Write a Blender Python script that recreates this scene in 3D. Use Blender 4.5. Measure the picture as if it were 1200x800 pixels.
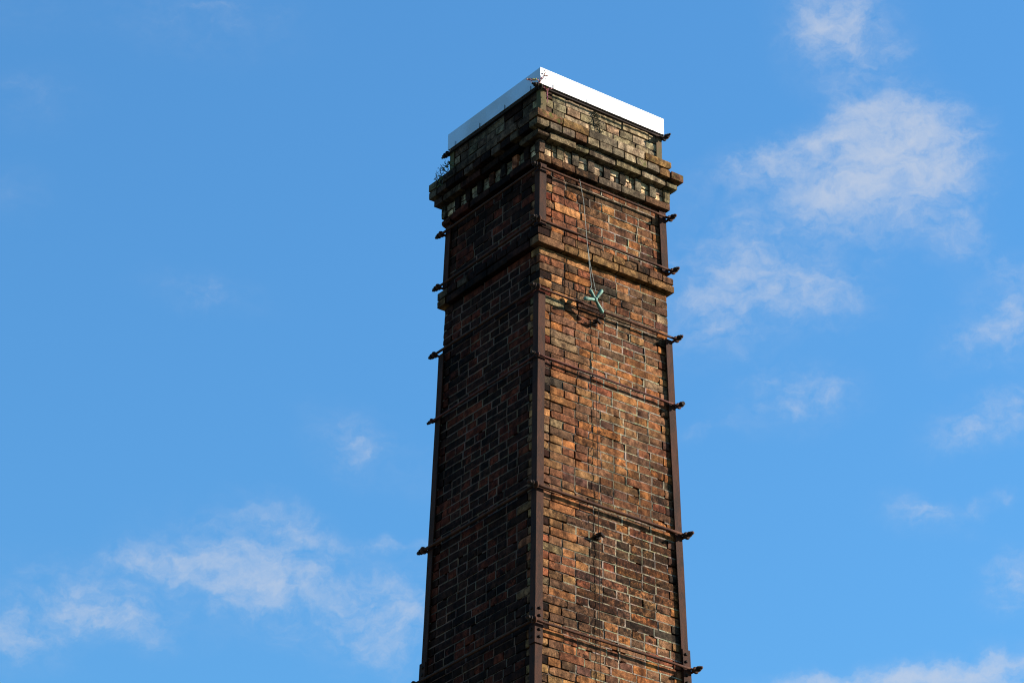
import bpy, bmesh, math, random
from mathutils import Vector, Matrix, Euler, noise
R = math.radians
rnd = random.Random(7)
scene = bpy.context.scene
for o in list(bpy.data.objects):
    bpy.data.objects.remove(o)

# ------------------------------------------------------------------ camera
cam = bpy.data.cameras.new('camera')
cam.sensor_width = 36.0
cam.lens = 117.27
cam.clip_start = 0.1
cam.clip_end = 20000
camo = bpy.data.objects.new('camera', cam)
scene.collection.objects.link(camo)
camo.location = (0, -21.193, 1.6)
camo.matrix_world = (Matrix.Translation((0, -21.193, 1.6)) @ Matrix.Rotation(R(0.8428), 4, 'Z')
                     @ Matrix.Rotation(R(90 + 28.984), 4, 'X') @ Matrix.Rotation(R(0.5563), 4, 'Z'))
scene.camera = camo

# ------------------------------------------------------------------ light
SUN_AZ = 84.0      # degrees clockwise from +Y (the view direction)
SUN_EL = 23.0
scene.view_settings.view_transform = 'Standard'
scene.view_settings.look = 'None'
scene.view_settings.gamma = 1.0
scene.view_settings.use_curve_mapping = False
scene.render.engine = 'CYCLES'
scene.cycles.filter_width = 1.15
scene.view_settings.exposure = 1.59
world = bpy.data.worlds.new('World')
scene.world = world
world.use_nodes = True
nt = world.node_tree
nt.nodes.clear()
wl = nt.links.new
def wn(t, **k):
    n = nt.nodes.new(t)
    for a, b in k.items():
        setattr(n, a, b)
    return n
def wmath(op, a, b=None, c=None, clamp=False):
    n = wn('ShaderNodeMath', operation=op, use_clamp=clamp)
    for i, v in enumerate((a, b, c)):
        if v is None: continue
        if isinstance(v, (int, float)): n.inputs[i].default_value = v
        else: wl(v, n.inputs[i])
    return n.outputs[0]
sky = wn('ShaderNodeTexSky', sky_type='NISHITA')
sky.sun_disc = False
sky.sun_elevation = R(SUN_EL)
sky.sun_rotation = R(SUN_AZ)
sky.altitude = 0
sky.air_density = 1.7
sky.dust_density = 0.0
sky.ozone_density = 10.0
# the camera's white balance, slightly cooler
wb = wn('ShaderNodeMix', data_type='RGBA', blend_type='MULTIPLY')
wb.inputs[0].default_value = 1.0
wl(sky.outputs[0], wb.inputs[6]); wb.inputs[7].default_value = (.81, 1.015, 1.01, 1)
# wispy fair weather clouds far off, placed by compass bearing and elevation
# (bearing, elevation, half width, half height, tilt, density), degrees
CLOUDS = [(5.88, 34.29, 1.05, 0.96, -55, 0.8),
    (6.98, 33.77, 0.58, 0.36, 0, 0.28),
    (7.08, 32.24, 1.24, 0.9, -20, 1.0),
    (6.59, 31.83, 1.38, 0.87, 0, 0.6),
    (5.97, 31.38, 1.38, 0.61, 10, 0.85),
    (4.29, 32.0, 1.53, 0.41, 14, 0.64),
    (5.6, 32.39, 1.02, 0.41, 20, 0.62),
    (8.04, 31.82, 0.58, 0.73, 0, 0.56),
    (4.14, 30.22, 1.75, 0.96, -15, 0.68),
    (3.15, 29.37, 1.46, 0.73, 0, 0.58),
    (5.21, 29.7, 0.88, 0.44, 0, 0.28),
    (8.67, 28.9, 1.09, 0.52, 15, 0.7),
    (9.19, 29.5, 0.72, 0.58, 0, 0.53),
    (7.58, 30.61, 0.94, 0.47, 0, 0.62),
    (8.55, 29.76, 0.73, 0.44, 0, 0.31),
    (4.63, 27.93, 1.17, 0.5, 5, 0.62),
    (2.94, 27.47, 0.59, 0.15, 8, 0.31),
    (8.16, 27.35, 0.94, 0.41, 12, 0.7),
    (8.95, 27.69, 0.58, 0.43, 0, 0.44),
    (7.0, 25.88, 0.8, 0.32, -20, 0.67),
    (7.98, 25.96, 0.26, 0.17, 0, 0.53),
    (8.52, 26.07, 0.26, 0.17, 0, 0.44),
    (8.63, 24.64, 0.65, 0.52, 30, 0.62),
    (6.32, 23.04, 2.17, 0.32, 4, 0.95),
    (8.44, 23.17, 1.01, 0.38, 0, 0.7),
    (4.44, 23.1, 0.87, 0.15, 0, 0.5),
    (-5.34, 24.9, 1.9, 0.9, -12, 0.74),
    (-7.47, 24.94, 1.09, 0.29, -5, 0.56),
    (-8.41, 24.12, 1.16, 0.52, -18, 0.7),
    (-9.97, 23.59, 1.01, 0.58, 0, 0.64),
    (-9.42, 24.42, 2.17, 0.72, 0, 0.25),
    (-6.32, 24.45, 2.33, 0.73, 0, 0.18),
    (-2.88, 24.34, 0.8, 0.88, 0, 0.62),
    (-3.57, 23.67, 0.87, 0.52, 0, 0.35),
    (-3.87, 27.14, 0.85, 0.5, -25, 0.56),
    (-5.03, 25.81, 0.95, 0.29, -20, 0.45),
    (-3.23, 25.46, 1.32, 0.13, 2, 0.47),
    (-2.37, 26.62, 0.59, 0.44, 0, 0.25),
    (-6.83, 29.65, 1.09, 0.35, -5, 0.33),
    (-7.34, 34.34, 1.6, 0.73, 0, 0.33),
    (-10.57, 32.7, 0.87, 0.52, 0, 0.25),
    (-10.9, 31.07, 0.72, 0.43, 0, 0.33),
    (-11.08, 34.17, 0.87, 0.43, 0, 0.22)]
tc = wn('ShaderNodeTexCoord')
def wnoise(scale, detail, rough, dist=0.0, vec=None, color=False, lac=2.0):
    n = wn('ShaderNodeTexNoise')
    n.inputs['Scale'].default_value = scale
    n.inputs['Detail'].default_value = detail
    n.inputs['Roughness'].default_value = rough
    n.inputs['Distortion'].default_value = dist
    n.inputs['Lacunarity'].default_value = lac
    wl(vec if vec else tc.outputs['Generated'], n.inputs['Vector'])
    return n.outputs[1 if color else 0]
wcol = wnoise(55, 5, .6, color=True)
sub = wn('ShaderNodeVectorMath', operation='SUBTRACT'); wl(wcol, sub.inputs[0]); sub.inputs[1].default_value = (.5, .5, .5)
mad = wn('ShaderNodeVectorMath', operation='MULTIPLY_ADD')
wl(sub.outputs[0], mad.inputs[0]); mad.inputs[1].default_value = (.016, .016, .016); wl(tc.outputs['Generated'], mad.inputs[2])
env = None
for az, el, rx, ry, rot, den in CLOUDS:
    a, e, r = R(az), R(el), R(rot)
    C = Vector((math.sin(a)*math.cos(e), math.cos(a)*math.cos(e), math.sin(e)))
    A = Vector((math.cos(a), -math.sin(a), 0))
    U = A.cross(C) * -1
    if U.z < 0: U = -U
    A2 = A*math.cos(r) + U*math.sin(r)
    U2 = C.cross(A2)
    m = Matrix((A2, U2, C)).transposed()
    mp = wn('ShaderNodeMapping', vector_type='TEXTURE')
    mp.inputs['Location'].default_value = C
    mp.inputs['Rotation'].default_value = m.to_euler('XYZ')
    mp.inputs['Scale'].default_value = (R(rx)*1.75, R(ry)*1.75, 1)
    wl(mad.outputs[0], mp.inputs['Vector'])
    g = wn('ShaderNodeTexGradient', gradient_type='SPHERICAL')
    wl(mp.outputs[0], g.inputs[0])
    q = wmath('MULTIPLY', g.outputs['Fac'], g.outputs['Fac'])
    v = wmath('MULTIPLY', wmath('MULTIPLY', q, wmath('SUBTRACT', 3.0, wmath('MULTIPLY', g.outputs['Fac'], 2.0))), den)
    env = v if env is None else wmath('SUBTRACT', wmath('ADD', env, v), wmath('MULTIPLY', env, v))
mp = wn('ShaderNodeMapping'); mp.inputs['Scale'].default_value = (.85, 1, 1.5); mp.inputs['Location'].default_value = (4, 1.9, .6); mp.inputs['Rotation'].default_value = (0, R(24), 0)
wl(mad.outputs[0], mp.inputs[0])
f1 = wnoise(62, 11, .6, .15, mp.outputs[0])
f2 = wnoise(150, 9, .6, .2, mp.outputs[0])
fb = wmath('ADD', wmath('MULTIPLY', f1, .67), wmath('MULTIPLY', f2, .33))
fs = wmath('MULTIPLY_ADD', fb, 3.3, -1.15)                       # about 0..1
# the denser the bank, the more of the noise turns into cloud
lo = wmath('MULTIPLY_ADD', env, -1.30, .80)
mr = wn('ShaderNodeMapRange', interpolation_type='SMOOTHSTEP')
wl(fs, mr.inputs[0]); wl(lo, mr.inputs[1]); wl(wmath('ADD', lo, 1.55), mr.inputs[2])
thick = wmath('MULTIPLY', mr.outputs[0], wmath('MULTIPLY_ADD', env, .8, .2))
fade = wmath('MULTIPLY', env, 5.0, None, True)
veil = wmath('MULTIPLY', wmath('MULTIPLY', env, .36), wmath('MULTIPLY_ADD', f2, 2.2, -.5, True))
od = wmath('MAXIMUM', wmath('MULTIPLY_ADD', thick, fade, veil), 0.0)   # optical depth of the cloud
cl = wmath('MULTIPLY', wmath('SUBTRACT', 1.0, wmath('POWER', 2.718, wmath('MULTIPLY', wmath('POWER', od, 1.25), -1.05))), 0.98)
mx = wn('ShaderNodeMix', data_type='RGBA')
wl(cl, mx.inputs[0]); wl(wb.outputs[2], mx.inputs[6]); mx.inputs[7].default_value = (2.75, 2.95, 3.35, 1)
bg = wn('ShaderNodeBackground'); bg.inputs[1].default_value = 0.075
wl(mx.outputs[2], bg.inputs[0])
wo = wn('ShaderNodeOutputWorld'); wl(bg.outputs[0], wo.inputs[0])

sun = bpy.data.lights.new('sun', 'SUN')
sun.energy = 5.0
sun.angle = R(0.53)
sun.color = (1.0, 0.90, 0.75)
suno = bpy.data.objects.new('sun', sun)
scene.collection.objects.link(suno)
sd = Vector((math.sin(R(SUN_AZ))*math.cos(R(SUN_EL)), math.cos(R(SUN_AZ))*math.cos(R(SUN_EL)), math.sin(R(SUN_EL))))
suno.rotation_euler = sd.to_track_quat('Z', 'Y').to_euler()
suno.location = sd*60

# ------------------------------------------------------------------ materials
def mat(name):
    m = bpy.data.materials.new(name); m.use_nodes = True
    t = m.node_tree; b = t.nodes['Principled BSDF']
    return m, t, b
def N(t, typ, **k):
    n = t.nodes.new(typ)
    for a, v in k.items(): setattr(n, a, v)
    return n
def M_(t, op, a, b=None, c=None, clamp=False):
    n = N(t, 'ShaderNodeMath', operation=op, use_clamp=clamp)
    for i, v in enumerate((a, b, c)):
        if v is None: continue
        if isinstance(v, (int, float)): n.inputs[i].default_value = v
        else: t.links.new(v, n.inputs[i])
    return n.outputs[0]
def MIX(t, f, a, b, blend='MIX'):
    n = N(t, 'ShaderNodeMix', data_type='RGBA', blend_type=blend)
    for i, v in ((0, f), (6, a), (7, b)):
        if isinstance(v, (int, float)): n.inputs[i].default_value = v
        elif isinstance(v, tuple): n.inputs[i].default_value = (*v, 1)
        else: t.links.new(v, n.inputs[i])
    return n.outputs[2]
def NOISE(t, vec, scale, detail=4, rough=.55, dist=0.0):
    n = N(t, 'ShaderNodeTexNoise')
    n.inputs['Scale'].default_value = scale; n.inputs['Detail'].default_value = detail
    n.inputs['Roughness'].default_value = rough; n.inputs['Distortion'].default_value = dist
    if vec is not None: t.links.new(vec, n.inputs['Vector'])
    return n.outputs[0]
def RANGE(t, v, a, b, c=0.0, d=1.0, smooth=True):
    n = N(t, 'ShaderNodeMapRange', interpolation_type='SMOOTHSTEP' if smooth else 'LINEAR')
    if isinstance(v, (int, float)): n.inputs[0].default_value = v
    else: t.links.new(v, n.inputs[0])
    for i, q in ((1, a), (2, b), (3, c), (4, d)):
        if isinstance(q, (int, float)): n.inputs[i].default_value = q
        else: t.links.new(q, n.inputs[i])
    return n.outputs[0]
def BUMP(t, h, strength, dist):
    n = N(t, 'ShaderNodeBump'); n.inputs['Strength'].default_value = strength; n.inputs['Distance'].default_value = dist
    t.links.new(h, n.inputs['Height'])
    return n.outputs[0]

def STAIN(t, tc, col):
    # rain-run soot streaks and broad grime patches that carry on across bricks and joints
    mp = N(t, 'ShaderNodeMapping'); mp.inputs['Scale'].default_value = (9, 9, .75); t.links.new(tc.outputs['Object'], mp.inputs[0])
    s1 = NOISE(t, mp.outputs[0], 1.3, 6, .62, .5)
    s2 = NOISE(t, tc.outputs['Object'], 2.6, 6, .6, .4)
    col = MIX(t, RANGE(t, s1, .48, .68, 0, .72), col, (.34, .33, .33), 'MULTIPLY')
    return MIX(t, RANGE(t, s2, .46, .66, 0, .7), col, (.42, .4, .39), 'MULTIPLY')
def brick_material():
    m, t, b = mat('weathered_brick')
    at = N(t, 'ShaderNodeAttribute', attribute_name='tint')
    aw = N(t, 'ShaderNodeAttribute', attribute_name='wear')
    sep = N(t, 'ShaderNodeSeparateColor'); t.links.new(aw.outputs['Color'], sep.inputs[0])
    soot, moss, rv = sep.outputs[0], sep.outputs[1], sep.outputs[2]
    tc = N(t, 'ShaderNodeTexCoord')
    off = N(t, 'ShaderNodeVectorMath', operation='MULTIPLY_ADD')
    cb = N(t, 'ShaderNodeCombineXYZ')
    for i in range(3): t.links.new(rv, cb.inputs[i])
    t.links.new(cb.outputs[0], off.inputs[0]); off.inputs[1].default_value = (37, 11, 23); t.links.new(tc.outputs['Object'], off.inputs[2])
    v = off.outputs[0]
    n1 = NOISE(t, v, 22, 5, .6)
    n2 = NOISE(t, v, 130, 4, .6)
    n3 = NOISE(t, v, 34, 7, .7, .8)
    n4 = NOISE(t, v, 13, 5, .62, .4)
    ng = NOISE(t, tc.outputs['Object'], 9, 6, .65, .5)
    val = RANGE(t, n1, .32, .68, .5, 1.55)
    val = M_(t, 'MULTIPLY', val, RANGE(t, n2, .3, .7, .65, 1.35))
    comb = N(t, 'ShaderNodeVectorMath', operation='SCALE')
    t.links.new(at.outputs['Color'], comb.inputs[0]); t.links.new(val, comb.inputs['Scale'])
    col = comb.outputs[0]
    # burnt, purple fired streaks in part of a brick
    col = MIX(t, RANGE(t, n4, .48, .62, 0, .75), col, (.42, .36, .36), 'MULTIPLY')
    # crisp soot blotches; the threshold follows each brick's own soot value
    th = M_(t, 'SUBTRACT', .82, M_(t, 'MULTIPLY', soot, .55))
    sm = RANGE(t, n3, M_(t, 'SUBTRACT', th, .045), M_(t, 'ADD', th, .05))
    col = MIX(t, M_(t, 'MULTIPLY', sm, .92), col, (.2, .2, .21), 'MULTIPLY')
    sm2 = RANGE(t, ng, M_(t, 'SUBTRACT', th, .07), M_(t, 'ADD', th, .14))
    col = MIX(t, M_(t, 'MULTIPLY', sm2, .85), col, (.42, .42, .43), 'MULTIPLY')
    # moss and algae
    gm = RANGE(t, NOISE(t, tc.outputs['Object'], 26, 6, .7, .4), M_(t, 'SUBTRACT', .86, M_(t, 'MULTIPLY', moss, .5)), M_(t, 'SUBTRACT', 1.0, M_(t, 'MULTIPLY', moss, .5)))
    col = MIX(t, M_(t, 'MULTIPLY', gm, .8), col, (.085, .095, .022))
    # small pale spalls
    sp = RANGE(t, NOISE(t, v, 75, 3, .6), .74, .78)
    col = MIX(t, M_(t, 'MULTIPLY', sp, .35), col, (.3, .2, .12))
    col = STAIN(t, tc, col)
    t.links.new(col, b.inputs['Base Color'])
    b.inputs['Roughness'].default_value = .92
    b.inputs['Specular IOR Level'].default_value = .06
    h = M_(t, 'ADD', M_(t, 'MULTIPLY', n2, .4), M_(t, 'MULTIPLY', n3, 1.0))
    t.links.new(BUMP(t, h, .9, .006), b.inputs['Normal'])
    return m
def mortar_material():
    m, t, b = mat('lime_mortar')
    at = N(t, 'ShaderNodeAttribute', attribute_name='tint')
    tc = N(t, 'ShaderNodeTexCoord')
    n1 = NOISE(t, tc.outputs['Object'], 45, 5, .65)
    n2 = NOISE(t, tc.outputs['Object'], 190, 4, .6)
    col = MIX(t, RANGE(t, n1, .42, .62, 0, .82), at.outputs['Color'], (.06, .05, .04))
    col = MIX(t, RANGE(t, n2, .4, .7, 0, .35), col, (.13, .1, .075))
    col = STAIN(t, tc, col)
    t.links.new(col, b.inputs['Base Color']); b.inputs['Roughness'].default_value = .95
    b.inputs['Specular IOR Level'].default_value = .15
    t.links.new(BUMP(t, n2, .8, .005), b.inputs['Normal'])
    return m
def rust_material(name, base, dark, orange, rough=.8):
    m, t, b = mat(name)
    tc = N(t, 'ShaderNodeTexCoord')
    mp = N(t, 'ShaderNodeMapping'); mp.inputs['Scale'].default_value = (1, 1, .35); t.links.new(tc.outputs['Object'], mp.inputs[0])
    n1 = NOISE(t, mp.outputs[0], 14, 8, .72, .5)
    n2 = NOISE(t, tc.outputs['Object'], 110, 6, .72)
    col = MIX(t, RANGE(t, n1, .38, .62), base, dark)
    col = MIX(t, RANGE(t, n2, .5, .72, 0, .6), col, orange)
    t.links.new(col, b.inputs['Base Color']); b.inputs['Roughness'].default_value = rough
    b.inputs['Specular IOR Level'].default_value = .1
    t.links.new(BUMP(t, n2, .6, .004), b.inputs['Normal'])
    return m
BRICK = brick_material()
MORTAR = mortar_material()
CORE, t_, b_ = mat('shade_core'); b_.inputs['Roughness'].default_value = .97  # core behind the joints, coloured near black to deepen the shade in gaps
t_.links.new(MIX(t_, NOISE(t_, None, 30, 5, .6), (.02, .014, .01), (.05, .036, .025)), b_.inputs['Base Color'])
IRON = rust_material('rusted_angle_iron', (.038, .0128, .0068), (.015, .0065, .0045), (.085, .027, .012))
RODM = rust_material('rusted_rod', (.055, .02, .0105), (.024, .011, .008), (.13, .044, .017))
REDROD = rust_material('red_rusted_rod', (.085, .026, .02), (.035, .016, .014), (.15, .05, .032))
MOSSIRON = rust_material('mossy_iron', (.085, .055, .03), (.06, .055, .022), (.12, .075, .035))
DARKIRON = rust_material('dark_iron', (.022, .014, .011), (.012, .009, .008), (.05, .022, .013))
def metal_cap_material():
    m, t, b = mat('satin_sheet_metal')
    tc = N(t, 'ShaderNodeTexCoord')
    n = NOISE(t, tc.outputs['Object'], 2.2, 5, .55)
    mp = N(t, 'ShaderNodeMapping'); mp.inputs['Scale'].default_value = (22, 22, 1.2); t.links.new(tc.outputs['Object'], mp.inputs[0])
    st = NOISE(t, mp.outputs[0], 1.4, 5, .6)
    col = MIX(t, RANGE(t, n, .35, .7, 0, 1), (.42, .42, .425), (.34, .34, .345))
    col = MIX(t, RANGE(t, st, .6, .76, 0, .25), col, (.5, .48, .43))
    t.links.new(col, b.inputs['Base Color'])
    b.inputs['Metallic'].default_value = .7
    t.links.new(RANGE(t, n, .3, .7, .38, .5), b.inputs['Roughness'])
    t.links.new(BUMP(t, NOISE(t, tc.outputs['Object'], 3, 3, .5), .25, .02), b.inputs['Normal'])
    return m
CAPM = metal_cap_material()
VERD, t_, b_ = mat('verdigris_copper'); b_.inputs['Roughness'].default_value = .75
tcv = N(t_, 'ShaderNodeTexCoord')
t_.links.new(MIX(t_, RANGE(t_, NOISE(t_, tcv.outputs['Object'], 40, 5, .65), .4, .66), (.078, .19, .15), (.025, .055, .04)), b_.inputs['Base Color'])
WIRE, t_, b_ = mat('weathered_wire'); b_.inputs['Roughness'].default_value = .6; b_.inputs['Base Color'].default_value = (.11, .135, .12, 1)
def plain(name, c, rough=.7, var=None):
    m, t, b = mat(name)
    if var:
        tc = N(t, 'ShaderNodeTexCoord')
        t.links.new(MIX(t, RANGE(t, NOISE(t, tc.outputs['Object'], 60, 3, .6), .35, .65), c, var), b.inputs['Base Color'])
    else: b.inputs['Base Color'].default_value = (*c, 1)
    b.inputs['Roughness'].default_value = rough
    return m
REDSTEM = plain('red_stem', (.3, .04, .1), .6, (.2, .04, .07))
REDLEAF = plain('red_leaf', (.24, .06, .08), .6, (.3, .17, .08))
GREENLEAF = plain('green_leaf', (.15, .2, .03), .6, (.42, .36, .14))
DRYSTEM = plain('dry_stem', (.05, .045, .03), .8, (.08, .06, .04))
DARKLEAF = plain('dark_leaf', (.035, .06, .018), .7, (.06, .085, .025))
DRYMOSS = plain('dry_moss', (.045, .04, .025), .95, (.1, .09, .05))

# ------------------------------------------------------------------ mesh helpers
class MB:
    def __init__(s): s.v = []; s.f = []; s.mi = []; s.tint = []; s.wear = []
    def add(s, verts, faces, mi=0, tint=(.5, .5, .5), wear=(0, 0, 0)):
        o = len(s.v); s.v.extend(verts)
        s.tint.extend([tint]*len(verts)); s.wear.extend([wear]*len(verts))
        for f in faces: s.f.append(tuple(i+o for i in f)); s.mi.append(mi)
    def build(s, name, mats, parent=None, smooth=False, attrs=False):
        me = bpy.data.meshes.new(name)
        me.from_pydata([tuple(p) for p in s.v], [], s.f)
        for m in (mats if isinstance(mats, (list, tuple)) else [mats]): me.materials.append(m)
        me.polygons.foreach_set('material_index', s.mi)
        if smooth: me.polygons.foreach_set('use_smooth', [True]*len(me.polygons))
        if attrs:
            for nm, d in (('tint', s.tint), ('wear', s.wear)):
                a = me.attributes.new(nm, 'FLOAT_COLOR', 'POINT')
                a.data.foreach_set('color', [c for q in d for c in (*q, 1.0)])
        me.update()
        o = bpy.data.objects.new(name, me); scene.collection.objects.link(o)
        if parent: o.parent = parent
        return o
NRM = [Vector((1, 0, 0)), Vector((0, 1, 0)), Vector((-1, 0, 0)), Vector((0, -1, 0))]
TAN = [Vector((0, 1, 0)), Vector((-1, 0, 0)), Vector((0, -1, 0)), Vector((1, 0, 0))]
def P(k, u, z, d):
    return NRM[k]*d + TAN[k]*u + Vector((0, 0, z))
BOXF = [(0, 1, 2, 3), (7, 6, 5, 4), (0, 4, 5, 1), (1, 5, 6, 2), (2, 6, 7, 3), (3, 7, 4, 0)]
def boxk(mb, k, u0, u1, z0, z1, d0, d1, mi=0, dt0=None, dt1=None, **kw):
    # box on face k from depth d0 (inner) to d1 (outer); dt* are the depths at the top
    if dt0 is None: dt0 = d0
    if dt1 is None: dt1 = d1
    mb.add([P(k, u0, z0, d1), P(k, u1, z0, d1), P(k, u1, z1, dt1), P(k, u0, z1, dt1),
            P(k, u0, z0, d0), P(k, u1, z0, d0), P(k, u1, z1, dt0), P(k, u0, z1, dt0)], BOXF, mi, **kw)
def tube(mb, pts, rad, sides=8, mi=0, cap=True, **kw):
    pts = [Vector(p) for p in pts]
    if not isinstance(rad, (list, tuple)): rad = [rad]*len(pts)
    vs = []; fs = []
    up = None
    for i, p in enumerate(pts):
        d = (pts[min(i+1, len(pts)-1)] - pts[max(i-1, 0)]).normalized()
        if up is None:
            up = d.orthogonal().normalized()
        up = (up - d*up.dot(d)).normalized()
        sd_ = d.cross(up)
        for j in range(sides):
            a = 2*math.pi*j/sides
            vs.append(p + (up*math.cos(a) + sd_*math.sin(a))*rad[i])
    for i in range(len(pts)-1):
        for j in range(sides):
            a, b = i*sides+j, i*sides+(j+1) % sides
            fs.append((a, b, b+sides, a+sides))
    if cap:
        fs.append(tuple(reversed(range(sides)))); n = (len(pts)-1)*sides
        fs.append(tuple(range(n, n+sides)))
    mb.add(vs, fs, mi, **kw)
def torus(mb, c, ax, R0, r, seg=14, sides=7):
    ax = Vector(ax).normalized(); a = ax.orthogonal().normalized(); b = ax.cross(a)
    vs = []; fs = []
    for i in range(seg):
        t = 2*math.pi*i/seg; d = a*math.cos(t)+b*math.sin(t)
        for j in range(sides):
            q = 2*math.pi*j/sides
            vs.append(Vector(c) + d*(R0+r*math.cos(q)) + ax*(r*math.sin(q)))
    for i in range(seg):
        for j in range(sides):
            i2 = (i+1) % seg; j2 = (j+1) % sides
            fs.append((i*sides+j, i2*sides+j, i2*sides+j2, i*sides+j2))
    mb.add(vs, fs)

# ------------------------------------------------------------------ the wall's sizes
def wi(z): return .66 - .021494*(z-10.7)        # outer face of the corner irons
def wb(z): return wi(z) - .0185                 # brick face of the shaft
U = rnd.uniform
def fld(x, y, z, s): return noise.noise(Vector((x*s, y*s, z*s)))

LIGHTM = (.56, .46, .32); GREYM = (.3, .23, .155); DARKM = (.07, .052, .036)
def lerp3(a, b, t): return tuple(a[i]*(1-t)+b[i]*t for i in range(3))
ORANGE = (.41, .155, .048); BRIGHT = (.50, .225, .085); RED = (.26, .085, .04); PURPLE = (.145, .066, .044)
BROWN = (.215, .108, .054); DARK = (.066, .046, .032); TAN_ = (.33, .175, .068); BUFF = (.4, .31, .185); PALE = (.45, .29, .17)
SHADEBLACK = (.027, .0098, .0054); SHADERED = (.125, .026, .012); SHADEPURPLE = (.048, .0165, .010); SHADEGREY = (.12, .076, .049)  # brick tints for the shaded faces, darkened to put the shade in
OLIVE = (.215, .172, .095); GREY = (.19, .145, .095)
def pick(z, zone, k, u):
    """tint and wear of one brick"""
    f = fld(u+3*k, z, 1.7*k, 1.6); g = fld(u*2+9*k, z*2, 5.1, 1.3)
    soot = .29 + .5*f + .25*fld(u*.8+k*7, z*.9, 3.3, 1.0) + U(-.16, .16)
    moss = 0.0
    if zone == 'shaft':
        pal = [(ORANGE, 27), (BRIGHT, 8), (RED, 24), (PURPLE, 13), (BROWN, 24), (DARK, 5), (TAN_, 7), (PALE, .3)]
        if k == 0:
            edge = max(0, 1-(u+.6)/.28) if u < 0 else max(0, 1-(.58-u)/.12)
            if U(0, 1) < edge*.8: pal = [(TAN_, 60), (BROWN, 25), (OLIVE, 15), (ORANGE, 8)]
            soot += .28*math.exp(-((u+.15)/.13)**2)
            soot += .2*math.exp(-((z-11.53)/.12)**2) + .12*math.exp(-((z-13.5)/.2)**2)
            if g > .12: pal = pal + [(ORANGE, 30), (BRIGHT, 12)]
            if 13.25 < z < 13.67: pal = pal + [(DARK, 20), (OLIVE, 14)]
            if z > 13.8: pal = pal + [(RED, 50), (BROWN, 12)]
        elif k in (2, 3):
            pal = [(SHADERED, 34), (SHADEPURPLE, 52), (SHADEBLACK, 26)]; soot += .08  # faces away from the sun: shade painted in with the darkened tints
            if k == 3 and u > .5: pal = [(RED, 20), (BROWN, 40), (TAN_, 14), (SHADEBLACK, 8)]
        if k == 0 and abs(z-12.72) < .05: pal = [(RED, 60), (PURPLE, 30)]
    elif zone == 'belt':
        pal = [(TAN_, 26), (OLIVE, 14), (BROWN, 44), (ORANGE, 3)]; moss = U(.1, .42); soot += .12
        if k == 3: pal = [(SHADEPURPLE, 40), (SHADEBLACK, 40), (SHADEGREY, 14)]
    elif zone == 'corbel_low':
        pal = [(ORANGE, 8), (BROWN, 46), (RED, 14), (GREY, 18), (DARK, 12)]; moss = U(0, .3); soot += .05
        if k == 3: pal = [(SHADERED, 30), (SHADEGREY, 30), (SHADEPURPLE, 20)]
    elif zone == 'corbel':
        pal = [(OLIVE, 44), (BUFF, 12), (TAN_, 12), (BROWN, 12), (GREY, 28)]; moss = U(.15, .72); soot -= .05
        if k == 3: pal = [(SHADEGREY, 50), (SHADEBLACK, 14), (SHADEPURPLE, 10)]; moss *= .2
    elif zone == 'dentil':
        pal = [(GREY, 50), (OLIVE, 14), (BROWN, 10), (DARK, 30)]; soot += .05; moss = U(0, .3)
        if k == 3: pal = [(SHADEGREY, 30), (SHADEBLACK, 30), (SHADEPURPLE, 10)]
    elif zone == 'recess':
        pal = [((.52, .37, .23), 60), (BUFF, 20), (PALE, 20)]; soot -= .1
        if k == 3: pal = [(GREY, 60), (BUFF, 10)]
    if zone == 'recess': soot = 0
    elif zone == 'parapet':
        pal = [(BUFF, 60), (OLIVE, 16), (GREY, 16), (PALE, 14)]; moss = U(0, .45); soot -= .08
        if k == 3: pal = [(SHADEGREY, 40), (GREY, 34), (SHADEBLACK, 6)]; moss *= .15
    tot = sum(w for _, w in pal); r = U(0, tot)
    for c, w in pal:
        r -= w
        if r <= 0: break
    if zone == 'shaft' and k == 0 and U(0, 1) > .22: c = lerp3(c, (.225, .103, .048), .46)
    j = U(.85, 1.2)*(.95 if zone == 'recess' else .42 if zone in ('corbel_low', 'belt') else .53 if k == 3 else .53)
    c = tuple(min(.8, x*j*U(.95, 1.05)) for x in c)
    return c, (min(.72, max(0, soot)), moss, U(0, 1))

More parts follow.
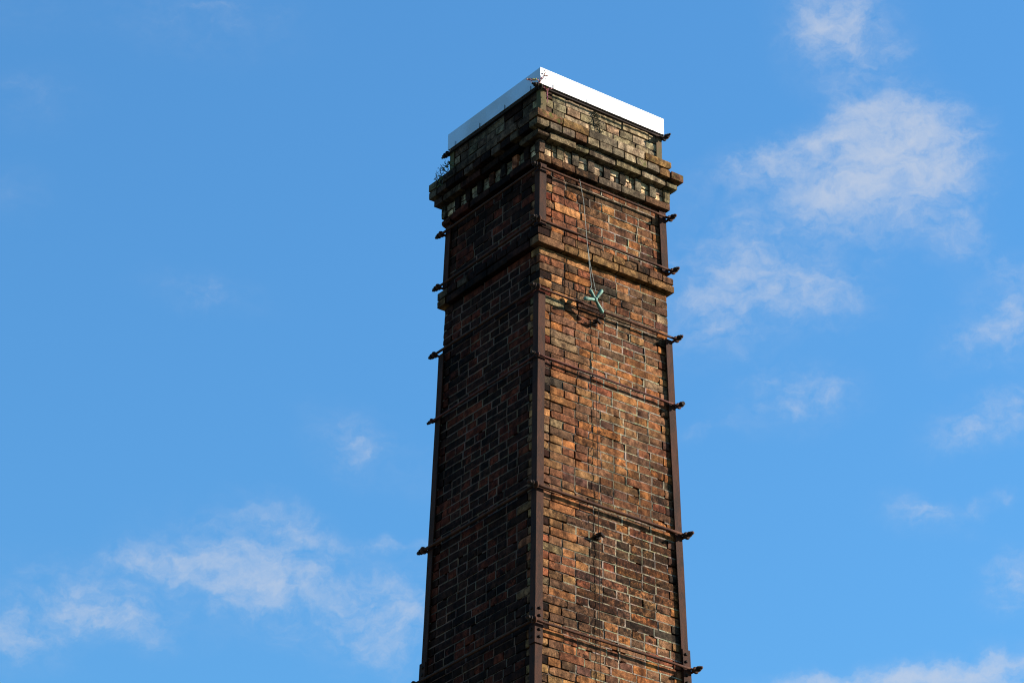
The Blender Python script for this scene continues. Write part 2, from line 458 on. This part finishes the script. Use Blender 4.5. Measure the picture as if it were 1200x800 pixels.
def brick(mb, k, u0, u1, z0, z1, wf, proud, depth, tint, wear, fine=True, rough=1.0):
    L = u1-u0; H = z1-z0
    ang = rnd.gauss(0, .007)*rough; yaw = rnd.gauss(0, .012)*rough
    cu = (u0+u1)/2; cz = (z0+z1)/2
    if fine:
        nx = max(3, int(round(L/.034))); ny = 3
    else: nx = ny = 1
    vs = []; seed = U(0, 100)
    corner = [U(.003, .013)*rough if fine and U(0, 1) < .16 else U(0, .0015) for _ in range(4)]
    for j in range(ny+1):
        for i in range(nx+1):
            fu = i/nx; fv = j/ny
            u = u0+L*fu; z = z0+H*fv
            d = proud
            if fine:
                d += .0022*rough*noise.noise(Vector((u*28+seed, z*28, seed)))
                ei = i in (0, nx); ej = j in (0, ny)
                if ei or ej:
                    d -= .0008 + U(0, .0018)*rough
                    if ei: u += (1 if i == 0 else -1)*U(0, .0016)*rough
                    if ej: z += (1 if j == 0 else -1)*U(0, .0016)*rough
                if ei and ej:
                    c = corner[(1 if i else 0)+(2 if j else 0)]
                    u += (1 if i == 0 else -1)*c*.6; z += (1 if j == 0 else -1)*c*.6; d -= c*.5
            du = u-cu; dz = z-cz
            vs.append(P(k, u - dz*ang, z + du*ang, wf(z)+d+du*yaw))
    n = (nx+1)
    fs = [(j*n+i, j*n+i+1, (j+1)*n+i+1, (j+1)*n+i) for j in range(ny) for i in range(nx)]
    ring = [i for i in range(nx+1)] + [j*n+nx for j in range(1, ny+1)] + [ny*n+i for i in range(nx-1, -1, -1)] + [j*n for j in range(ny-1, 0, -1)]
    b = len(vs)
    for r in ring:
        p = vs[r]; dd = NRM[k]*(p.dot(NRM[k]) - (wf(cz)-depth))
        vs.append(p-dd)
    m = len(ring)
    for q in range(m):
        a, c = ring[q], ring[(q+1) % m]
        fs.append((c, a, b+q, b+(q+1) % m))
    mb.add(vs, fs, 0, tint, wear)

def strip(mb, k, u0, u1, z0, z1, wf, zone, lightness):
    """a pointed mortar joint, broken into pieces; some have fallen out"""
    horizontal = (u1-u0) > (z1-z0)
    n = max(1, int(round((u1-u0)/.055))) if horizontal else 1
    keep = .97 if lightness > .4 else .78
    tl = min(1, max(0, lightness*1.25 - .12 + U(-.22, .22)))
    c0 = lerp3(DARKM, LIGHTM, tl)
    base_rec = .008*(1-tl) + U(-.0008, .0022)
    for i in range(n):
        if U(0, 1) > keep: continue
        a = u0+(u1-u0)*i/n; b = u0+(u1-u0)*(i+1)/n
        c = tuple(x*U(.8, 1.1)*.56 for x in (c0 if U(0, 1) < .9 else GREYM))
        if k == 3: c = (c[0]*.45, c[1]*.265, c[2]*.245)  # shaded face: mortar colour darkened and warmed to paint in the shade
        rec = base_rec+U(-.001, .0015)
        e = U(0, .0018)
        d1 = wf((z0+z1)/2)-rec
        mb.add([P(k, a, z0-e, d1), P(k, b, z0-e, d1+U(-.001, .001)), P(k, b, z1+e, d1), P(k, a, z1+e, d1+U(-.001, .001)),
                P(k, a, z0-e, d1-.03), P(k, b, z0-e, d1-.03), P(k, b, z1+e, d1-.03), P(k, a, z1+e, d1-.03)], BOXF, 1, c, (0, 0, 0))

GAP = .009
def course(mb, ci, z0, z1, wf, zone, pattern, fine=True, faces=(0, 1, 2, 3), skip_end=None, depth=.1):
    zc = (z0+z1)/2
    for k in faces:
        w = wf(zc)
        own_s = (ci+k) % 2 == 0           # owns its starting corner
        own_e = not ((ci+k+1) % 2 == 0)
        s = -w if own_s else -w+depth+GAP
        e = w if own_e else w-depth-GAP
        if zone in ('corbel', 'corbel_low', 'belt') and skip_end == k: e = w - .11
        L = e-s; u = s; items = []
        pat = pattern
        if pat == 'S':
            seq = [.23]*9 if U(0, 1) < .6 else [.115] + [.23]*9
        elif pat == 'H': seq = [.115]*20
        else: seq = [.23, .115]*8
        if U(0, 1) < .35:
            q = rnd.randrange(len(seq)-1); seq[q] = .345-seq[q]
        tot = 0; out = []
        for q in seq:
            if tot + q*.55 > L: break
            out.append(q*U(.94, 1.06)); tot += out[-1]
        sc = L/tot
        wob = fld(ci*.37, k*3.1, 2.2, 1.0)*.004
        for q in out:
            a = u; b = u+q*sc; u = b
            last = abs(b-e) < 1e-6
            bb = b if last else b-GAP*U(.6, 1.35)
            uc = (a+bb)/2
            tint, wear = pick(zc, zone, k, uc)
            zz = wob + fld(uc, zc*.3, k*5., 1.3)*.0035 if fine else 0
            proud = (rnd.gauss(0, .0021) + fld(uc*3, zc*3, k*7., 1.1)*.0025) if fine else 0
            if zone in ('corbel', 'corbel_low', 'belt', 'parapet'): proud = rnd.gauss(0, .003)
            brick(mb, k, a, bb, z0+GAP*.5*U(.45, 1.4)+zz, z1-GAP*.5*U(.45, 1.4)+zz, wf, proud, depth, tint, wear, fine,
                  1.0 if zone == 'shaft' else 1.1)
            if not fine: continue
            # pointing: mostly white on the right two thirds of the sunny side and all over the shaded side
            if zone == 'shaft':
                lf = .42 + .75*fld(uc*1.3+k*4, zc*1.1, 8.3, 1.0)
                if k == 0: lf += .32*min(1, max(-1, (uc+.22)/.25))
                if k == 3: lf += .22
                lf -= .5*max(0, wear[0]-.42)
                if k == 0 and 13.25 < zc < 13.68: lf -= .3
                if k == 3 and uc > .42: lf -= .45
            elif zone in ('parapet', 'recess'): lf = .12
            else: lf = .1
            if zone in ('corbel', 'corbel_low', 'belt', 'recess'): continue
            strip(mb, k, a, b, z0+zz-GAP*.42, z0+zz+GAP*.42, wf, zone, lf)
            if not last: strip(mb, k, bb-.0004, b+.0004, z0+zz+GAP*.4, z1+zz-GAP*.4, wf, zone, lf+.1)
def core(mb, z0, z1, d0, d1, mi=2):
    a, b = d0, d1
    mb.add([Vector((-a, -a, z0)), Vector((a, -a, z0)), Vector((a, a, z0)), Vector((-a, a, z0)),
            Vector((-b, -b, z1)), Vector((b, -b, z1)), Vector((b, b, z1)), Vector((-b, b, z1))],
           [(3, 2, 1, 0), (4, 5, 6, 7), (0, 1, 5, 4), (1, 2, 6, 5), (2, 3, 7, 6), (3, 0, 4, 7)], mi)
BM = [BRICK, MORTAR, CORE]

# ------------------------------------------------------------------ ground
g = MB()
S_ = 6000
ng = 24
gv = []; gf = []
for j in range(ng+1):
    for i in range(ng+1):
        x = S_*((i/ng*2-1)**3); y = S_*((j/ng*2-1)**3); gv.append(Vector((x, y, 0)))
for j in range(ng):
    for i in range(ng):
        gf.append((j*(ng+1)+i, j*(ng+1)+i+1, (j+1)*(ng+1)+i+1, (j+1)*(ng+1)+i))
g.add(gv, gf)
GROUND, t_, b_ = mat('ground_cover'); b_.inputs['Roughness'].default_value = .95
tcg = N(t_, 'ShaderNodeTexCoord')
gc = MIX(t_, RANGE(t_, NOISE(t_, tcg.outputs['Object'], .35, 8, .6), .4, .6), (.055, .052, .047), (.05, .07, .025))
gc = MIX(t_, RANGE(t_, NOISE(t_, tcg.outputs['Object'], 6, 6, .7), .45, .7, 0, .6), gc, (.09, .08, .06))
t_.links.new(gc, b_.inputs['Base Color'])
go = g.build('ground', GROUND); go['kind'] = 'structure'

# ------------------------------------------------------------------ the chimney
root = bpy.data.objects.new('brick_chimney', None)
scene.collection.objects.link(root)
root.rotation_euler = (0, 0, R(-52.775))
root['label'] = 'tall square tapering chimney of red brown brick with rusted corner irons and bright metal cap'
root['category'] = 'chimney'

# shaft: below the belt course, then the panel above it
sh = MB()
zt = 13.672; h0 = .0648
ci = 0; z1 = zt
PATS = ['S', 'H', 'S', 'H', 'H', 'S', 'F', 'H', 'S', 'H']
while z1 > h0:
    z0 = z1-h0
    course(sh, ci, z0, z1, wb, 'shaft', PATS[ci % 10] if U(0, 1) < .85 else 'F', fine=z0 > 9.6)
    z1 = z0; ci += 1
core(sh, 0, zt, wb(0)-.026, wb(zt)-.026)
npan = 8; zp0 = 13.808; zp1 = 14.372; hp = (zp1-zp0)/npan
for i in range(npan):
    course(sh, i+1, zp0+i*hp, zp0+(i+1)*hp, wb, 'shaft', ['H', 'S', 'H', 'S', 'S', 'H', 'S', 'H'][i])
core(sh, zp0-.002, zp1, wb(zp0)-.026, wb(zp1)-.026)
sh.build('shaft', BM, root, attrs=True)

bl = MB()
wbelt = lambda z: .6195
course(bl, 0, 13.674, 13.740, wbelt, 'belt', 'S')
course(bl, 1, 13.740, 13.806, wbelt, 'belt', 'H')
core(bl, 13.675, 13.805, .55, .55)
bl.build('belt_course', BM, root, attrs=True)

# corbelled head, bottom to top
cd = MB(); course(cd, 0, 14.374, 14.438, lambda z: .604, 'corbel_low', 'S'); core(cd, 14.376, 14.436, .54, .54)
cd.build('corbel_course', BM, root, attrs=True)
WREC = .587
rc = MB(); course(rc, 0, 14.440, 14.492, lambda z: WREC, 'recess', 'H'); course(rc, 1, 14.492, 14.546, lambda z: WREC, 'recess', 'S')
core(rc, 14.440, 14.545, .535, .535)
rc.build('frieze', BM, root, attrs=True)
DU = [-.41, -.273, -.129, .018, .163, .308, .446]
for k in range(4):
    for i, u in enumerate([-.577] + DU + [.577]):
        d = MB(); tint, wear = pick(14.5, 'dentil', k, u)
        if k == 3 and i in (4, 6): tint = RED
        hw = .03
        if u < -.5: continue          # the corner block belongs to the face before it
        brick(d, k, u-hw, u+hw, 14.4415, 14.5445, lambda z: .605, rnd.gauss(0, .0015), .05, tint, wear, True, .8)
        if u > .5:                    # corner block: its other side
            k2 = (k+1) % 4
            brick(d, k2, -.607, -.607+.056, 14.4425, 14.5435, lambda z: .605, -.001, .05, tint, wear, True, .8)
        d.build('dentil', BM, root, attrs=True)
cc = MB(); course(cc, 1, 14.549, 14.608, lambda z: .645, 'corbel', 'S'); core(cc, 14.551, 14.606, .55, .55)
cc.build('corbel_course', BM, root, attrs=True)
cb_ = MB(); course(cb_, 0, 14.611, 14.677, lambda z: .678, 'corbel', 'H'); core(cb_, 14.613, 14.675, .585, .585)
cb_.build('corbel_course', BM, root, attrs=True)
ca = MB(); course(ca, 0, 14.681, 14.751, lambda z: .678, 'corbel', 'S', skip_end=0); core(ca, 14.683, 14.749, .585, .585)
ca.build('corbel_course', BM, root, attrs=True)
pp = MB(); z = 14.752; hh = (15.058-14.752)/4.5
for i in range(5):
    course(pp, i, z, min(z+hh, 15.058), lambda z: .556, 'parapet', ['H', 'S', 'H', 'S', 'H'][i]); z += hh
core(pp, 14.75, 15.056, .53, .53)
pp.build('parapet', BM, root, attrs=True)

# white sheet metal cap
def metal_cap():
    mb = MB(); w = .579; z0, z1 = 15.05, 15.186; n = 14; th = .003
    for k in range(4):
        vs = []; fs = []
        for j in range(4):
            for i in range(n+1):
                u = -w + 2*w*i/n; z = z0+(z1-z0)*j/3
                d = w
                if 0 < i < n and 0 < j < 3: d += .0012*noise.noise(Vector((u*4+k*9, z*4, 1.0)))
                vs.append(P(k, u, z, d))
        for j in range(3):
            for i in range(n):
                a = j*(n+1)+i; fs.append((a, a+1, a+n+2, a+n+1))
        mb.add(vs, fs)
        boxk(mb, k, -w+.004, w-.004, z0+.001, z1-.004, w-.006, w-.0035)
    mb.add([P(0, -w, z1, w), P(0, w, z1, w), P(2, -w, z1, w), P(2, w, z1, w)], [(0, 1, 2, 3)])
    for k in range(4): boxk(mb, k, -w, w, z0-.003, z0, w-.016, w)
    return mb.build('metal_cap', CAPM, root)
capo = metal_cap()
for k in (0, 3):
    for fr in (.10, .375, .645, .915):
        u = (-.579+1.158*fr) if k == 0 else (.579-1.158*fr)
        c = MB()
        tube(c, [P(k, u, 15.025, .5725), P(k, u, 15.04, .5835), P(k, u+.001, 15.068, .5835), P(k, u+.0015, 15.078, .5838)], .0019, 6)
        c.build('clip', DARKIRON, capo)
# dark packing strip on which the cap sits
pk = MB()
for k in range(4): boxk(pk, k, -.5615, .5615, 15.028, 15.0465, .5, .5625 + (.0006 if k % 2 else 0))
pk.build('packing_board', DARKIRON, root)

# corner irons
def iron(z0, z1, wf, leg, th, c, seg=.5):
    # angle between face c (end) and face c+1 (start)
    mb = MB(); n = max(1, int((z1-z0)/seg)); k2 = (c+1) % 4
    prof = [(0, 0), (-leg, 0), (-leg, -th), (-th, -th), (-th, -leg), (0, -leg)]   # (along face c toward its end, along normal of face c)
    vs = []; fs = []
    for j in range(n+1):
        z = z0+(z1-z0)*j/n; w = wf(z)
        for a, b in prof:
            wob = .0015*noise.noise(Vector((z*2, c*5., a*9))) + .0012*noise.noise(Vector((z*11, c*5., a*9)))
            vs.append(P(c, w+a+wob, z, w+b+wob))
    m = len(prof)
    for j in range(n):
        for i in range(m):
            a, b = j*m+i, j*m+(i+1) % m
            fs.append((a, a+m, b+m, b))
    fs.append(tuple(range(m))); fs.append(tuple(n*m+i for i in reversed(range(m))))
    mb.add(vs, fs)
    return mb
for c in range(4):
    iron(13.842, 14.368, wi, .06, .0085, c, .12).build('corner_iron', IRON, root)
    iron(14.757, 15.028, lambda z: .5665, .05, .007, c, .1).build('corner_iron', MOSSIRON, root)
    io = iron(0.02, 13.285, wi, .06, .0085, c, .3).build('corner_iron', IRON, root)
    iron(10.555, 10.85, lambda z: wi(z)+.0092, .067, .009, c, .3).build('splice_plate', IRON, io)
    for zb in (10.812, 10.757, 10.655, 10.602):
        for k, s in ((c, 1), ((c+1) % 4, -1)):
            u = s*(wi(zb)-.03); d0 = wi(zb)+.0088
            b = MB(); tube(b, [P(k, u, zb, d0), P(k, u, zb, d0+.006), P(k, u, zb, d0+.011)], [.0115, .0115, .0075], 8)
            b.build('bolt', DARKIRON, io)

# tie rods, each threaded through the eye of the next one at every corner
def rods(zr, w, r, m, ext=.07, off=.022, small=()):
    for k in range(4):
        q = w+off
        mb = MB(); n = 10
        pts = []
        for i in range(n+1):
            u = -(q+ext) + (2*q+ext-.019)*i/n
            pts.append(P(k, u, zr + .0035*noise.noise(Vector((u*2.3, zr*3, k*4.))) , q+.002*noise.noise(Vector((u*3, zr*5, k)))))
        tube(mb, pts, r, 8)
        torus(mb, P(k, q, zr, q), TAN[(k+1) % 4], (.010 if (k+1) % 4 in small else .014)+r*.3, r)
        o = mb.build('tie_rod', m, root, smooth=True)
        nb = MB()
        a0 = -(q+.028)
        s_ = .5 if k in small else .8
        tube(nb, [P(k, a0, zr, q), P(k, a0-.006, zr, q)], .027*s_, 10)          # washer
        tube(nb, [P(k, a0-.007, zr, q), P(k, a0-.026, zr, q)], .0215*s_, 6)       # nut
        nb.build('nut', DARKIRON, o)
rods(15.016, .5665, .008, DARKIRON, ext=.075, off=.012)
rods(14.314, wi(14.314), .0095, RODM)
rods(13.863, wi(13.863), .0095, RODM)
rods(13.294, wi(13.294), .0095, RODM)
rods(12.751, wi(12.751), .0082, REDROD, ext=.05, off=.016, small=(3, 0))
rods(11.723, wi(11.723), .0118, RODM)
rods(10.702, wi(10.702)+.009, .010, RODM)

# thin conductor cable clipped to the sunny side, with two stand-off brackets
cc_ = MB()
pts = []
zc = 13.21
while zc > 1.0:
    pts.append(P(0, -.098 - .012*(13.2-zc)/2.5 + .004*noise.noise(Vector((0, 0, zc*1.7))), zc, wb(zc)+.017+.005*noise.noise(Vector((3, 0, zc*2.1))))); zc -= .12
tube(cc_, pts, .0022, 6)
cc_.build('conductor_cable', DARKIRON, root)
for zb, u in ((13.195, -.096), (11.504, -.104)):
    b = MB()
    tube(b, [P(0, u, zb, wb(zb)-.02), P(0, u, zb, wb(zb)+.05)], .009, 8)
    tube(b, [P(0, u+.02, zb-.012, wb(zb)+.045), P(0, u-.012, zb+.004, wb(zb)+.05), P(0, u-.03, zb, wb(zb)+.03)], [.011, .013, .007], 8)
    boxk(b, 0, u-.018, u+.018, zb-.02, zb+.018, wb(zb)+.006, wb(zb)+.014)
    b.build('cable_bracket', DARKIRON, root)

# ------------------------------------------------------------------ things hanging from or growing on it
RM = Matrix.Rotation(R(-52.775), 4, 'Z')
def thing(name, loc, label, cat):
    o = bpy.data.objects.new(name, None); scene.collection.objects.link(o)
    o.rotation_euler = root.rotation_euler
    o.location = RM @ Vector(loc)
    o['label'] = label; o['category'] = cat
    return o
CX = Vector((.689, -.165, 13.322))
cross = thing('lightning_rod_head', CX, 'green corroded lightning rod head with four arms dangling by wire against the sunny bricks', 'lightning rod')
for q in ((.69, -.216, 13.385), (.70, -.112, 13.413), (.70, -.273, 13.29), (.672, -.085, 13.248)):
    d = Vector(q)-CX; a = MB()
    tube(a, [d*.02, d*.3, d*.7, d*.93, d*1.0], [.010, .0115, .0138, .0146, .009], 10)
    a.build('arm', VERD, cross, smooth=True)
hb = MB(); tube(hb, [(-.012, 0, -.012), (.0, 0, 0), (.014, .0, .006)], [.011, .017, .010], 9); hb.build('hub', VERD, cross, smooth=True)
for pts in ([(.6145, -.247, 14.326), (.636, -.228, 14.147), (.652, -.205, 13.76), (.684, -.195, 13.42), (.69, -.214, 13.384)],
            [(.652, -.206, 13.78), (.662, -.19, 13.62), (.676, -.156, 13.42), (.689, -.160, 13.33)]):
    w_ = MB(); tube(w_, [Vector(p)-CX for p in pts], .0017, 6); w_.build('hanging_wire', WIRE, cross)

def leaf(mb, p, d, up, L, W):
    d = d.normalized(); s = d.cross(up).normalized(); nrm = s.cross(d)
    mb.add([p, p+d*L*.4+s*W*.5+nrm*L*.08, p+d*L, p+d*L*.4-s*W*.5+nrm*L*.08, p+d*L*.45-nrm*L*.03], [(0, 1, 4), (1, 2, 4), (2, 3, 4), (3, 0, 4)])
def rv(): return Vector((U(-1, 1), U(-1, 1), U(-1, 1)))
# red stemmed weed at the sunlit top corner
c0 = Vector((.578, -.575, 15.02)); WS = .8
weed = thing('wall_weed', c0, 'straggly weed with crimson stems sprouting under the near corner of the metal cap', 'plant')
stems = [[(0, 0, 0), (.012, .03, -.005), (.022, .055, -.04), (.02, .062, -.1), (.018, .066, -.165)],
         [(.02, .05, -.025), (.02, .085, 0), (.016, .12, .015)],
         [(0, -.01, .01), (.009, -.036, .05), (.002, -.079, .035), (.009, -.115, .015), (.008, -.17, .0)],
         [(0, -.012, .01), (.012, -.016, .055), (.018, .005, .09), (.022, .03, .13)]]
for s in stems:
    s[:] = [tuple(Vector(q)*WS) for q in s]
    mb = MB(); tube(mb, s, [.0036]*(len(s)-1)+[.0015], 6); mb.build('stem', REDSTEM, weed)
lg = MB(); lr = MB()
for si, s in enumerate(stems):
    for i in range(1, len(s)):
        for _ in range((4, 3, 9, 4)[si]):
            tt = U(0, 1); p = Vector(s[i-1])*(1-tt)+Vector(s[i])*tt
            mbx = lg if (si == 2 and U(0, 1) < .6) or (si < 2 and U(0, 1) < .3) else lr
            leaf(mbx, p, rv()+Vector((.3, -.2, .2)), rv(), U(.013, .026), U(.008, .015))
for _ in range(12): leaf(lr, Vector((.018, .024, .104))+rv()*.02, rv(), rv(), U(.015, .026), U(.008, .014))
lg.build('green_leaves', GREENLEAF, weed); lr.build('red_leaves', REDLEAF, weed)
# dry sprig at the far left corner of the corbel
c1 = Vector((-.59, -.65, 14.748))
sprig = thing('dry_sprig', c1, 'thin bare sprig with tiny leaves standing on the left end of the corbel', 'plant')
for q in ((.012, .01, .125), (-.035, -.0, .08), (.045, .02, .08), (-.055, 0, .055)):
    e = Vector(q); mb = MB(); b0 = Vector((U(-.015, .015), U(-.008, .008), 0))
    tube(mb, [b0, b0*.5+e*.5+rv()*.008, e], [.003, .0022, .0014], 5)
    for j in range(7):
        p = e*U(.35, 1)+b0*.3
        q2 = p+rv()*.028+Vector((0, 0, .012)); tube(mb, [p, q2], .0012, 4)
        leaf(mb, q2, rv(), rv(), U(.01, .016), U(.006, .011))
    mb.build('stem', DRYSTEM, sprig)
# green tuft beside it
c2 = Vector((-.49, -.60, 14.752))
tuft = thing('green_tuft', c2, 'dark green leafy tuft growing on the shaded corbel below the left end of the cap', 'plant')
fl = MB(); st = MB()
for _ in range(70):
    p = Vector((U(-.035, .035), U(-.04, .03), 0)); hgt = U(-.11, .13); q = Vector((p.x*.8+U(-.02, .02), p.y+(-.06 if hgt < 0 else 0)-U(0, .03), hgt))
    leaf(fl, q, rv()+Vector((0, -.4, .2)), rv(), U(.018, .034), U(.01, .017))
for _ in range(9):
    q = Vector((U(-.04, .04), U(-.1, -.02), U(-.12, .16))); tube(st, [(0, 0, 0), q*.5+Vector((0, -.03, .02)), q], .0022, 5)
fl.build('leaves', DARKLEAF, tuft); st.build('stems', DRYSTEM, tuft)
# dead moss clump on the parapet
c3 = Vector((.558, -.04, 14.925))
mc = thing('moss_clump', c3, 'clump of dark dead moss stuck to the pale parapet bricks on the sunny side', 'plant')
mm = MB()
for _ in range(260):
    a = rnd.gauss(0, .5); t = U(-1, 1)
    p = Vector((U(0, .02)*(1-abs(t)*.6), t*.03+a*.028, -t*.085+a*.02))
    leaf(mm, p, rv()+Vector((.6, 0, -.3)), rv(), U(.008, .018), U(.005, .01))
mm.build('moss', DRYMOSS, mc)
